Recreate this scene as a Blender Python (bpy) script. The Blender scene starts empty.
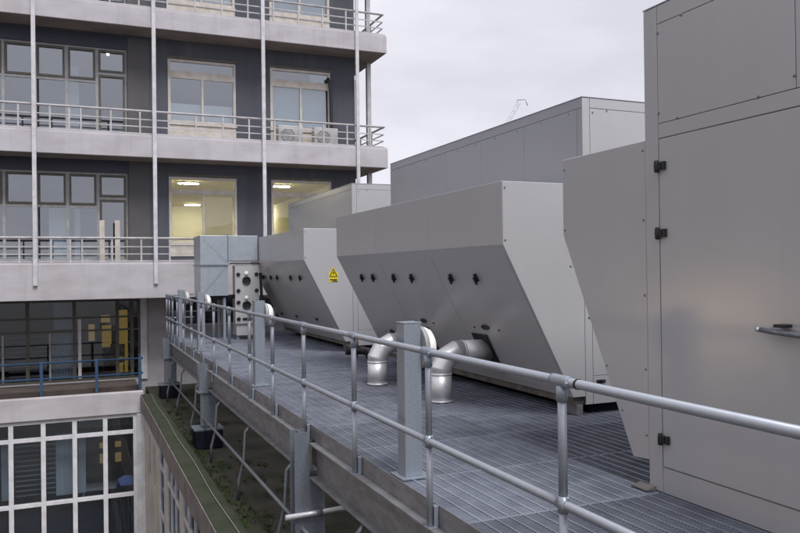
import bpy, bmesh, math, random
from mathutils import Vector, Matrix
random.seed(7)
S = bpy.context.scene
COL = S.collection
D2R = math.radians

# ------------------------------------------------------------------ materials
MATS = {}
def mat(name, base, rough=0.6, metal=0.0, var=0.0, scale=6.0, base2=None, bump=0.0, bscale=40.0,
        stretch=(1, 1, 1), spec=0.5, detail=6.0, rvar=0.0, lo=0.35, hi=0.65):
    m = bpy.data.materials.new(name); m.use_nodes = True
    nt = m.node_tree; nt.nodes.clear()
    out = nt.nodes.new('ShaderNodeOutputMaterial'); b = nt.nodes.new('ShaderNodeBsdfPrincipled')
    nt.links.new(b.outputs[0], out.inputs[0])
    b.inputs['Base Color'].default_value = (*base, 1)
    b.inputs['Roughness'].default_value = rough
    b.inputs['Metallic'].default_value = metal
    b.inputs['Specular IOR Level'].default_value = spec
    tc = nt.nodes.new('ShaderNodeTexCoord'); mp = nt.nodes.new('ShaderNodeMapping')
    mp.inputs['Scale'].default_value = stretch
    geo = nt.nodes.new('ShaderNodeNewGeometry')
    nt.links.new(geo.outputs['Position'], mp.inputs['Vector'])
    if var > 0 or base2:
        if base2 is None: base2 = tuple(c * (1 - var) for c in base)
        n = nt.nodes.new('ShaderNodeTexNoise'); n.inputs['Scale'].default_value = scale
        n.inputs['Detail'].default_value = detail; n.inputs['Roughness'].default_value = 0.6
        nt.links.new(mp.outputs[0], n.inputs['Vector'])
        r = nt.nodes.new('ShaderNodeValToRGB')
        r.color_ramp.elements[0].position = lo; r.color_ramp.elements[1].position = hi
        r.color_ramp.elements[0].color = (*base2, 1); r.color_ramp.elements[1].color = (*base, 1)
        nt.links.new(n.outputs[0], r.inputs[0]); nt.links.new(r.outputs[0], b.inputs['Base Color'])
        if rvar:
            mr = nt.nodes.new('ShaderNodeMapRange'); mr.inputs[1].default_value = .3; mr.inputs[2].default_value = .7
            mr.inputs[3].default_value = rough + rvar; mr.inputs[4].default_value = rough - rvar
            nt.links.new(n.outputs[0], mr.inputs[0]); nt.links.new(mr.outputs[0], b.inputs['Roughness'])
    if bump > 0:
        n2 = nt.nodes.new('ShaderNodeTexNoise'); n2.inputs['Scale'].default_value = bscale
        n2.inputs['Detail'].default_value = 4
        nt.links.new(geo.outputs['Position'], n2.inputs['Vector'])
        bp = nt.nodes.new('ShaderNodeBump'); bp.inputs['Strength'].default_value = bump
        bp.inputs['Distance'].default_value = 0.01
        nt.links.new(n2.outputs[0], bp.inputs['Height']); nt.links.new(bp.outputs[0], b.inputs['Normal'])
    MATS[name] = m
    return m

def emit(name, colour, strength):
    m = bpy.data.materials.new(name); m.use_nodes = True
    nt = m.node_tree; nt.nodes.clear()
    o = nt.nodes.new('ShaderNodeOutputMaterial'); e = nt.nodes.new('ShaderNodeEmission')
    e.inputs[0].default_value = (*colour, 1); e.inputs[1].default_value = strength
    nt.links.new(e.outputs[0], o.inputs[0]); return m

def glass(name, tint=(.55, .6, .65), f0=0.10, f1=0.75, wav=0.0):
    m = bpy.data.materials.new(name); m.use_nodes = True
    nt = m.node_tree; nt.nodes.clear()
    o = nt.nodes.new('ShaderNodeOutputMaterial')
    t = nt.nodes.new('ShaderNodeBsdfTransparent'); t.inputs[0].default_value = (*tint, 1)
    g = nt.nodes.new('ShaderNodeBsdfGlossy'); g.inputs['Roughness'].default_value = .02
    g.inputs[0].default_value = (.95, .97, 1, 1)
    lw = nt.nodes.new('ShaderNodeLayerWeight'); lw.inputs[0].default_value = .5
    pw = nt.nodes.new('ShaderNodeMath'); pw.operation = 'POWER'; pw.inputs[1].default_value = 3
    nt.links.new(lw.outputs['Facing'], pw.inputs[0])
    mr = nt.nodes.new('ShaderNodeMapRange'); mr.inputs[3].default_value = f0; mr.inputs[4].default_value = f1
    nt.links.new(pw.outputs[0], mr.inputs[0])
    mx = nt.nodes.new('ShaderNodeMixShader')
    nt.links.new(mr.outputs[0], mx.inputs[0]); nt.links.new(t.outputs[0], mx.inputs[1]); nt.links.new(g.outputs[0], mx.inputs[2])
    if wav:
        geo = nt.nodes.new('ShaderNodeNewGeometry')
        n = nt.nodes.new('ShaderNodeTexNoise'); n.inputs['Scale'].default_value = 1.3
        nt.links.new(geo.outputs['Position'], n.inputs['Vector'])
        bp = nt.nodes.new('ShaderNodeBump'); bp.inputs['Strength'].default_value = wav; bp.inputs['Distance'].default_value = .02
        nt.links.new(n.outputs[0], bp.inputs['Height']); nt.links.new(bp.outputs[0], g.inputs['Normal'])
    nt.links.new(mx.outputs[0], o.inputs[0]); return m

def blindmat(name, c):
    m = bpy.data.materials.new(name); m.use_nodes = True; nt = m.node_tree; nt.nodes.clear()
    o = nt.nodes.new('ShaderNodeOutputMaterial'); d = nt.nodes.new('ShaderNodeBsdfDiffuse'); t = nt.nodes.new('ShaderNodeBsdfTranslucent'); x = nt.nodes.new('ShaderNodeMixShader')
    d.inputs[0].default_value = (*c, 1); t.inputs[0].default_value = (*c, 1); x.inputs[0].default_value = .5
    nt.links.new(d.outputs[0], x.inputs[1]); nt.links.new(t.outputs[0], x.inputs[2]); nt.links.new(x.outputs[0], o.inputs[0]); return m

def panel_paint(name, base, dirt=(.30, .28, .25)):
    """powder coated sheet with soft rain streaks and faint handling marks"""
    m = mat(name, base, rough=.40, spec=.5)
    nt = m.node_tree; b = [n for n in nt.nodes if n.type == 'BSDF_PRINCIPLED'][0]
    geo = [n for n in nt.nodes if n.type == 'NEW_GEOMETRY'][0]
    mp = nt.nodes.new('ShaderNodeMapping'); mp.inputs['Scale'].default_value = (9, 9, .7)
    nt.links.new(geo.outputs['Position'], mp.inputs[0])
    n1 = nt.nodes.new('ShaderNodeTexNoise'); n1.inputs['Scale'].default_value = 1.0; n1.inputs['Detail'].default_value = 5
    nt.links.new(mp.outputs[0], n1.inputs['Vector'])
    n2 = nt.nodes.new('ShaderNodeTexNoise'); n2.inputs['Scale'].default_value = .9; n2.inputs['Detail'].default_value = 4
    nt.links.new(geo.outputs['Position'], n2.inputs['Vector'])
    r1 = nt.nodes.new('ShaderNodeMapRange'); r1.inputs[1].default_value = .48; r1.inputs[2].default_value = .8
    r1.inputs[3].default_value = 0; r1.inputs[4].default_value = .10
    nt.links.new(n1.outputs[0], r1.inputs[0])
    r2 = nt.nodes.new('ShaderNodeMapRange'); r2.inputs[1].default_value = .4; r2.inputs[2].default_value = .75
    r2.inputs[3].default_value = 0; r2.inputs[4].default_value = .10
    nt.links.new(n2.outputs[0], r2.inputs[0])
    ad = nt.nodes.new('ShaderNodeMath'); nt.links.new(r1.outputs[0], ad.inputs[0]); nt.links.new(r2.outputs[0], ad.inputs[1])
    mx = nt.nodes.new('ShaderNodeMix'); mx.data_type = 'RGBA'
    mx.inputs[6].default_value = (*base, 1); mx.inputs[7].default_value = (*dirt, 1)
    nt.links.new(ad.outputs[0], mx.inputs[0]); nt.links.new(mx.outputs[2], b.inputs['Base Color'])
    n3 = nt.nodes.new('ShaderNodeTexNoise'); n3.inputs['Scale'].default_value = 2.2; n3.inputs['Detail'].default_value = 2
    nt.links.new(geo.outputs['Position'], n3.inputs['Vector'])
    bp = nt.nodes.new('ShaderNodeBump'); b.inputs['Coat Weight'].default_value = .65; b.inputs['Coat Roughness'].default_value = .225; b.inputs['Coat IOR'].default_value = 1.6
    bp.inputs['Strength'].default_value = .10; bp.inputs['Distance'].default_value = .02
    nt.links.new(n3.outputs[0], bp.inputs['Height']); nt.links.new(bp.outputs[0], b.inputs['Normal'])
    r3 = nt.nodes.new('ShaderNodeMapRange'); r3.inputs[3].default_value = .34; r3.inputs[4].default_value = .50
    nt.links.new(n2.outputs[0], r3.inputs[0]); nt.links.new(r3.outputs[0], b.inputs['Roughness'])
    return m

M = dict(
    panel=panel_paint('pale_grey_coated_panel', (.42, .415, .428), dirt=(.30, .285, .28)),
    cabinet=panel_paint('blue_grey_coated_panel', (.335, .345, .385), dirt=(.26, .26, .27)),
    galv_shaded=mat('shaded_galvanised_steel', (.24, .265, .30), .5, .4, base2=(.18, .20, .235), scale=30, bump=.05, bscale=60, rvar=.08),  # shade on the walkway columns darkened into the galvanised colour
    galv=mat('galvanised_steel', (.36, .40, .45), .42, .5, base2=(.29, .33, .38), scale=45, bump=.05, bscale=60, rvar=.08),
    galv_tube=mat('galvanised_tube', (.36, .385, .43), .42, .5, base2=(.325, .345, .385), scale=18, rvar=.08),
    galv_blue=mat('blue_grey_duct_sheet', (.43, .47, .51), .38, .45, base2=(.36, .40, .44), scale=8, rvar=.06),
    grating=mat('steel_grating', (.40, .43, .50), .45, .45, base2=(.25, .27, .33), scale=3.5, rvar=.1, detail=9),
    beam=mat('weathered_steel_beam', (.27, .27, .285), .5, .35, base2=(.19, .188, .195), scale=5, stretch=(1, 1, 3), rvar=.1),
    silver=mat('aluminium_cladding', (.80, .80, .81), .44, .6, base2=(.70, .70, .71), scale=9, bump=.03, bscale=9),
    concrete=mat('painted_concrete', (.475, .45, .475), .8, base2=(.38, .355, .365), scale=.9, stretch=(1, 1, 2.5), bump=.15, bscale=25, detail=10, lo=.3, hi=.6),
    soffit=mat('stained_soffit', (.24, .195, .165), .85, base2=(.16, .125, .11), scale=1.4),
    wall=mat('blue_grey_render', (.078, .083, .102), .75, base2=(.064, .068, .086), scale=.8, stretch=(3, 3, .5), bump=.1),
    wall_brown=mat('grey_brown_infill', (.105, .10, .105), .75, base2=(.085, .08, .085), scale=1.2),
    navy=mat('navy_spandrel', (.035, .04, .065), .5, base2=(.028, .032, .05), scale=1),
    cream=mat('cream_window_paint', (.56, .52, .46), .55, base2=(.43, .385, .335), scale=5),
    cable=mat('grey_cable', (.30, .30, .28), .6),
    white=mat('white_paint', (.66, .66, .68), .5, base2=(.52, .51, .52), scale=4),
    olive=mat('dark_olive_frame', (.10, .095, .075), .5, base2=(.07, .065, .05), scale=5),
    grey_frame=mat('pale_grey_frame', (.36, .36, .36), .5, base2=(.26, .26, .26), scale=6),
    pole=mat('white_pole_paint', (.60, .59, .61), .5, base2=(.46, .45, .46), scale=5),
    rail_pale=mat('pale_balcony_rail', (.50, .485, .49), .5, base2=(.38, .36, .36), scale=6),
    blue=mat('blue_rail_paint', (.03, .075, .145), .5, base2=(.022, .05, .10), scale=5),
    brown_roof=mat('brown_roof_felt', (.085, .066, .056), .9, base2=(.045, .036, .032), scale=2.5, bump=.3),
    pink=mat('weathered_coping', (.22, .19, .185), .85, base2=(.13, .11, .105), scale=2.2, bump=.2),
    pier=mat('flaking_cream_pier', (.56, .51, .45), .85, base2=(.34, .29, .25), scale=3.2, stretch=(1, 1, .4), bump=.3, lo=.32, hi=.5),
    moss_roof=mat('mossy_roof_deck', (.058, .047, .037), .95, base2=(.018, .022, .010), scale=1.6, bump=.6, bscale=18, detail=10),
    moss_kerb=mat('mossy_kerb', (.032, .035, .020), .95, base2=(.014, .024, .007), scale=2.4, bump=.6, bscale=22, detail=10),
    moss=mat('moss', (.045, .075, .014), .95, base2=(.018, .032, .008), scale=6),
    block=mat('dark_rubber_block', (.012, .014, .022), .9, base2=(.008, .009, .014), scale=6, spec=.15),
    black=mat('black_plastic', (.012, .012, .014), .45),
    dark=mat('dark_interior', (.05, .05, .055), .9),
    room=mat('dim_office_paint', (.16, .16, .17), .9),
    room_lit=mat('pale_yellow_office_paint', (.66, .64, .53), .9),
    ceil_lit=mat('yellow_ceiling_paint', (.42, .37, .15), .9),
    curtain=mat('pale_blue_curtain', (.70, .74, .75), .9, base2=(.58, .62, .64), scale=14, stretch=(6, 6, .1)),
    blind=mat('white_blind', (.78, .80, .78), .8),
    slat=mat('grey_blind_slat', (.22, .24, .27), .6),
    dome=mat('white_lamp_diffuser', (.88, .87, .83), .3),
    yellow=mat('yellow_sign', (.72, .56, .02), .5),
    orange=mat('orange_brown_brass', (.40, .19, .06), .5, .3),
    skin=mat('skin', (.45, .28, .2), .6), shirt=mat('blue_shirt', (.22, .30, .62), .8), hair=mat('dark_hair', (.012, .011, .014), .6),
    wood=mat('orange_brown_wood', (.28, .13, .04), .6, base2=(.18, .08, .025), scale=6),
    paper=mat('white_paper', (.75, .74, .72), .8),
    ground=mat('courtyard_paving', (.13, .125, .12), .9, base2=(.09, .088, .085), scale=.6),
    crane=mat('hazy_crane_steel', (.55, .55, .57), .7),  # distance haze put into the crane's pale colour
    dark_tray=mat('grimy_base_tray', (.16, .145, .13), .7, base2=(.07, .062, .055), scale=4),
    dull=mat('dull_grey_tube', (.20, .21, .235), .5, .4, base2=(.14, .145, .16), scale=30),
    window=glass('window_glass', (.74, .78, .81), .19, .85, wav=.06),
    window_dark=glass('low_window_glass', (.70, .74, .78), .085, .34, wav=.05),
    window_clear=glass('lit_window_glass', (.85, .86, .84), .06, .6),
    lamp=emit('fluorescent_light', (1, .90, .62), 170.0),
    warm=emit('warm_lit_room', (1, .62, .16), .25),
    warm_dim=emit('amber_wall_lamp', (1, .66, .24), .25),
    bright=emit('added_warm_lamp', (1, .68, .38), 78.0),
    lit_blind=blindmat('sheer_cream_blind', (.8, .76, .6)),
    glow_sheet=emit('added_warm_glow', (1, .72, .40), 2.4),
    globe=emit('white_globe_light', (1, .97, .9), 2.5),
)

# random brightness per grating panel, painted in for panels with brighter reflections
def vary(m, lo, hi):
    nt = m.node_tree; b = [n for n in nt.nodes if n.type == 'BSDF_PRINCIPLED'][0]
    src = b.inputs['Base Color'].links[0].from_socket
    oi = nt.nodes.new('ShaderNodeObjectInfo'); mr = nt.nodes.new('ShaderNodeMapRange'); mr.inputs[3].default_value = lo; mr.inputs[4].default_value = hi
    nt.links.new(oi.outputs['Random'], mr.inputs[0])
    mx = nt.nodes.new('ShaderNodeMix'); mx.data_type = 'RGBA'; mx.blend_type = 'MULTIPLY'; mx.inputs[0].default_value = 1
    cb = nt.nodes.new('ShaderNodeCombineColor')
    for i in range(3): nt.links.new(mr.outputs[0], cb.inputs[i])
    nt.links.new(src, mx.inputs[6]); nt.links.new(cb.outputs[0], mx.inputs[7]); nt.links.new(mx.outputs[2], b.inputs['Base Color'])
vary(M['grating'], .78, 1.12)
def streaks(m, dirt, amount, sx=5.0, sz=.35, lo=.5, hi=.78):
    nt = m.node_tree; b = [n for n in nt.nodes if n.type == 'BSDF_PRINCIPLED'][0]
    src = b.inputs['Base Color'].links[0].from_socket
    geo = [n for n in nt.nodes if n.type == 'NEW_GEOMETRY'][0]
    mp = nt.nodes.new('ShaderNodeMapping'); mp.inputs['Scale'].default_value = (sx, sx, sz); nt.links.new(geo.outputs['Position'], mp.inputs[0])
    n = nt.nodes.new('ShaderNodeTexNoise'); n.inputs['Scale'].default_value = 1; n.inputs['Detail'].default_value = 8; n.inputs['Roughness'].default_value = .65
    nt.links.new(mp.outputs[0], n.inputs['Vector'])
    mr = nt.nodes.new('ShaderNodeMapRange'); mr.inputs[1].default_value = lo; mr.inputs[2].default_value = hi; mr.inputs[4].default_value = amount
    nt.links.new(n.outputs[0], mr.inputs[0])
    mx = nt.nodes.new('ShaderNodeMix'); mx.data_type = 'RGBA'; mx.inputs[7].default_value = (*dirt, 1)
    nt.links.new(mr.outputs[0], mx.inputs[0]); nt.links.new(src, mx.inputs[6]); nt.links.new(mx.outputs[2], b.inputs['Base Color'])
streaks(M['concrete'], (.20, .18, .17), .42, 3.2, .25, .5, .85)
streaks(M['wall'], (.12, .12, .13), .5, 4, .3)
streaks(M['beam'], (.125, .105, .095), .4, 3, 6)
streaks(M['pier'], (.15, .125, .105), .45, 6, .5)
streaks(M['galv'], (.24, .25, .26), .4, 12, 1.2)

# ------------------------------------------------------------------ mesh helpers
class MB:
    def __init__(s): s.bm = bmesh.new()
    def face(s, vs, smooth=False):
        try:
            f = s.bm.faces.new(vs); f.smooth = smooth; return f
        except ValueError: return None
    def box(s, x0, x1, y0, y1, z0, z1):
        v = [s.bm.verts.new((x, y, z)) for x in (x0, x1) for y in (y0, y1) for z in (z0, z1)]
        for q in ((0, 1, 3, 2), (4, 6, 7, 5), (0, 4, 5, 1), (2, 3, 7, 6), (0, 2, 6, 4), (1, 5, 7, 3)): s.face([v[i] for i in q])
        return s
    def prism(s, pts, axis, a, b):
        def P(u, w, t): return {'x': (t, u, w), 'y': (u, t, w), 'z': (u, w, t)}[axis]
        A = [s.bm.verts.new(P(u, w, a)) for u, w in pts]; B = [s.bm.verts.new(P(u, w, b)) for u, w in pts]
        s.face(A[::-1]); s.face(B); n = len(pts)
        for i in range(n): s.face([A[i], A[(i + 1) % n], B[(i + 1) % n], B[i]])
        return s
    def tube(s, pts, r, n=14, cap=True, facet=False):
        pts = [Vector(p) for p in pts]
        d = (pts[1] - pts[0]).normalized()
        up = Vector((0, 0, 1)) if abs(d.z) < .9 else Vector((1, 0, 0))
        u = d.cross(up).normalized(); w = d.cross(u).normalized()
        ring = [pts[0] + r * (math.cos(2 * math.pi * i / n) * u + math.sin(2 * math.pi * i / n) * w) for i in range(n)]
        prev = None; first = None
        for k, p in enumerate(pts):
            if k > 0:
                d = (p - pts[k - 1]).normalized()
                if k < len(pts) - 1:
                    d2 = (pts[k + 1] - p).normalized(); pl = (d + d2).normalized()
                else: pl = d
                ring = [q + d * ((p - q).dot(pl) / d.dot(pl)) for q in ring]
            vs = [s.bm.verts.new(q) for q in ring]
            if prev:
                for i in range(n): s.face([prev[i], prev[(i + 1) % n], vs[(i + 1) % n], vs[i]], True)
            else: first = vs
            prev = [s.bm.verts.new(q) for q in ring] if facet and 0 < k < len(pts) - 1 else vs
        if cap: s.face(first[::-1]); s.face(prev)
        return s
    def lathe(s, prof, c, axis='z', n=20, smooth=True):
        c = Vector(c); rings = []
        for r, h in prof:
            ring = []
            for i in range(n):
                a = 2 * math.pi * i / n; x, y = r * math.cos(a), r * math.sin(a)
                off = {'z': (x, y, h), 'x': (h, x, y), 'y': (x, h, y)}[axis]
                ring.append(s.bm.verts.new(c + Vector(off)))
            rings.append(ring)
        for A, B in zip(rings, rings[1:]):
            for i in range(n): s.face([A[i], A[(i + 1) % n], B[(i + 1) % n], B[i]], smooth)
        s.face(rings[0][::-1]); s.face(rings[-1]); return s
    def wall(s, axis, u0, u1, z0, z1, holes, d0, d1):
        """a wall plate with real openings; axis 'y': u is x and the thickness runs in y"""
        us = sorted({u0, u1, *[h[0] for h in holes], *[h[1] for h in holes]}); us = [u for u in us if u0 <= u <= u1]
        zs = sorted({z0, z1, *[h[2] for h in holes], *[h[3] for h in holes]}); zs = [z for z in zs if z0 <= z <= z1]
        nu, nz = len(us) - 1, len(zs) - 1
        def solid(i, j):
            if not (0 <= i < nu and 0 <= j < nz): return False
            cu, cz = (us[i] + us[i + 1]) / 2, (zs[j] + zs[j + 1]) / 2
            return not any(h[0] < cu < h[1] and h[2] < cz < h[3] for h in holes)
        cache = {}
        def V(i, j, d):
            k = (i, j, d)
            if k not in cache:
                cache[k] = s.bm.verts.new((us[i], d, zs[j]) if axis == 'y' else (d, us[i], zs[j]))
            return cache[k]
        for i in range(nu):
            for j in range(nz):
                if not solid(i, j): continue
                for d in (d0, d1): s.face([V(i, j, d), V(i + 1, j, d), V(i + 1, j + 1, d), V(i, j + 1, d)])
                if not solid(i - 1, j): s.face([V(i, j, d0), V(i, j + 1, d0), V(i, j + 1, d1), V(i, j, d1)])
                if not solid(i + 1, j): s.face([V(i + 1, j, d0), V(i + 1, j + 1, d0), V(i + 1, j + 1, d1), V(i + 1, j, d1)])
                if not solid(i, j - 1): s.face([V(i, j, d0), V(i + 1, j, d0), V(i + 1, j, d1), V(i, j, d1)])
                if not solid(i, j + 1): s.face([V(i, j + 1, d0), V(i + 1, j + 1, d0), V(i + 1, j + 1, d1), V(i, j + 1, d1)])
        return s
    def build(s, name, m, parent=None, bevel=0.0, label=None, recalc=True, matrix=None):
        if matrix: s.bm.transform(matrix)
        if recalc: bmesh.ops.recalc_face_normals(s.bm, faces=s.bm.faces)
        vs = s.bm.verts; lo = Vector((1e9,) * 3); hi = -lo
        for v in vs:
            for k in range(3): lo[k] = min(lo[k], v.co[k]); hi[k] = max(hi[k], v.co[k])
        c = (lo + hi) / 2
        if parent is None: c.z = lo.z
        for v in vs: v.co -= c
        me = bpy.data.meshes.new(name); s.bm.to_mesh(me); s.bm.free()
        if isinstance(m, str): m = M[m]
        me.materials.append(m)
        o = bpy.data.objects.new(name, me); COL.objects.link(o)
        o['_w'] = list(c)
        if parent: o.parent = parent; o.location = c - Vector(parent['_w'])
        else: o.location = c
        if bevel:
            md = o.modifiers.new('edge', 'BEVEL'); md.width = bevel; md.segments = 2; md.limit_method = 'ANGLE'; md.angle_limit = D2R(40)
        if label: o['label'] = label
        return o

def thing(name, label, cat, loc, group=None):
    o = bpy.data.objects.new(name, None); COL.objects.link(o); o.location = loc; o.empty_display_size = .2
    o['_w'] = list(loc); return tag(o, label, cat, group)
def tag(o, label, cat, group=None):
    o['label'] = label; o['category'] = cat
    if group: o['group'] = group
    return o
def structure(o): o['kind'] = 'structure'; return o
def dup(o, parent, world):
    """copy one part (and its sub-parts) to a new world position under parent"""
    c = o.copy(); COL.objects.link(c); c.parent = parent
    delta = Vector(world) - Vector(o['_w'])
    c.location = Vector(world) - (Vector(parent['_w']) if parent else Vector((0, 0, 0))); c['_w'] = list(world)
    for ch in list(o.children):
        dup(ch, c, Vector(ch['_w']) + delta)
    return c
def shift(o, parent, d): return dup(o, parent, Vector(o['_w']) + Vector(d))
def screw_at(proto, parent, p): return dup(proto, parent, p)

# ------------------------------------------------------------------ the setting
g = MB(); g.box(-900, 900, -900, 900, -9.6, -9.5)
structure(g.build('ground', 'ground'))

# ------------------------------------------------------------------ windows
def window(parent, u0, u1, z0, z1, d, fm, gm, mull=(), trans=(), fw=.06, dep=.07, axis='y', extra=None, mw=None, name='window'):
    """frame mesh (a part) with its pane (a sub-part). mull: (u, z0, z1[,w]); trans: (z, u0, u1[,w]). d is the outer plane, dep goes inwards"""
    f = MB()
    def B(a, b, c, e, o0=0.0, o1=None):
        o1 = dep if o1 is None else o1
        if axis == 'y': f.box(a, b, d + o0, d + o1, c, e)
        else: f.box(d + o0, d + o1, a, b, c, e)
    B(u0, u0 + fw, z0, z1); B(u1 - fw, u1, z0, z1)
    B(u0 + fw, u1 - fw, z0, z0 + fw, .002); B(u0 + fw, u1 - fw, z1 - fw, z1, .002)
    mw = mw or fw
    for q in mull:
        w = q[3] if len(q) > 3 else mw
        B(q[0] - w / 2, q[0] + w / 2, max(q[1], z0 + fw), min(q[2], z1 - fw), .004)
    for q in trans:
        w = q[3] if len(q) > 3 else mw
        B(max(q[1], u0 + fw), min(q[2], u1 - fw), q[0] - w / 2, q[0] + w / 2, .008, dep - .006)
    fo = f.build(name, fm, parent)
    p = MB()
    if axis == 'y': p.box(u0 + .01, u1 - .01, d + dep * .55, d + dep * .55 + .006, z0 + .01, z1 - .01)
    else: p.box(d + dep * .55, d + dep * .55 + .006, u0 + .01, u1 - .01, z0 + .01, z1 - .01)
    p.build('pane', gm, fo)
    return fo

# ------------------------------------------------------------------ office tower
FY, WY = 21.0, 21.85            # balcony edge plane, wall plane
X0, XW, XS = -22.0, 7.86, 8.58  # left end, wall corner, slab end
tower = thing('office_tower', 'dark blue-grey office block with white concrete balconies on every storey', 'building', (-2, 27, -9.5))
SL = [(.97, 1.88), (4.66, 5.22), (8.07, 8.57), (11.43, 11.93)]
FL = [1.88, 5.22, 8.57]
holes = []
for k in range(3):
    z = FL[k]
    holes += [(-7.35, 1.33, z + .10, z + 2.44), (2.40, 4.26, z + .56, z + 2.32 + (.08 if k == 0 else 0)), (5.26, 7.08, z + .56, z + 2.33 + (.08 if k == 0 else 0))]
w = MB(); w.wall('y', X0, XW, 1.0, 12.0, holes, WY, WY + .16)
w.box(XW - .16, XW, WY + .163, 33, 1.0, 12.0); w.box(X0, XW, 33.003, 33.15, 1.0, 12)
w.box(X0, X0 + .16, WY + .163, 33, 1.0, 12); w.box(X0 + .2, XW - .2, WY + .2, 32.9, 11.95, 12.05)
w.build('wall', 'wall', tower)
pil = MB()
for z in FL: pil.box(1.36, 1.90, WY - .02, WY + .05, z + .0, z + 2.78)
pil.build('infill_panel', 'wall_brown', tower)
for z0, z1 in SL:
    b = MB(); b.box(X0, XS, FY, 34, z0, z1)
    sl = b.build('balcony_slab', 'concrete', tower, bevel=.012)
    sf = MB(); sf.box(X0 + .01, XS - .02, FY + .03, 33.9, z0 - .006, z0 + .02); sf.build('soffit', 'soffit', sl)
    kb = MB(); kb.box(X0, XS - .02, FY + .02, FY + .12, z1 - .01, z1 + .045); kb.build('kerb', 'concrete', sl)
# facade poles
p = MB(); p.box(-.955, -.855, FY - .065, FY - .004, 1.34, 13.5); pl0 = p.build('pole', 'pole', tower, bevel=.008)
for x in (1.955, 4.86, 7.63, -3.82, -6.7, -9.6): shift(pl0, tower, (x + .905, 0, 0))
p = MB(); p.box(8.40, 8.53, 22.2, 22.33, 1.0, 13.5); p.build('corner_post', 'pole', tower)
p = MB(); p.tube([(7.90, WY - .06, 5.3), (7.90, WY - .06, 7.4)], .045, 10); p.build('downpipe', 'white', tower)
# balcony railings
def balcony_rail(z):
    r = MB(); xe = 8.48
    for h in (.07, .25, .44):
        r.box(X0, xe - .003, FY + .075, FY + .10, z + h - .014, z + h + .014)
        r.box(xe, xe + .025, FY + .11, 33, z + h - .014, z + h + .014)
    o = r.build('balcony_railing', 'rail_pale', tower)
    h = MB(); h.tube([(X0, FY + .088, z + .66), (xe + .012, FY + .088, z + .66), (xe + .012, 33, z + .66)], .032, 8); h.build('handrail', 'rail_pale', o)
    q = MB(); q.box(-.12, -.08, FY + .065, FY + .11, z + .02, z + .63); q0 = q.build('post', 'rail_pale', o)
    xs = [-.905 + k * .7165 for k in range(-12, 13)]
    for x in xs: dup(q0, o, (x + .36, q0['_w'][1], q0['_w'][2])) if True else None
    for y in (22.1, 23.1, 24.1, 25.1): dup(q0, o, (xe + .012, y, q0['_w'][2]))
for z in FL: balcony_rail(z)

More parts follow.
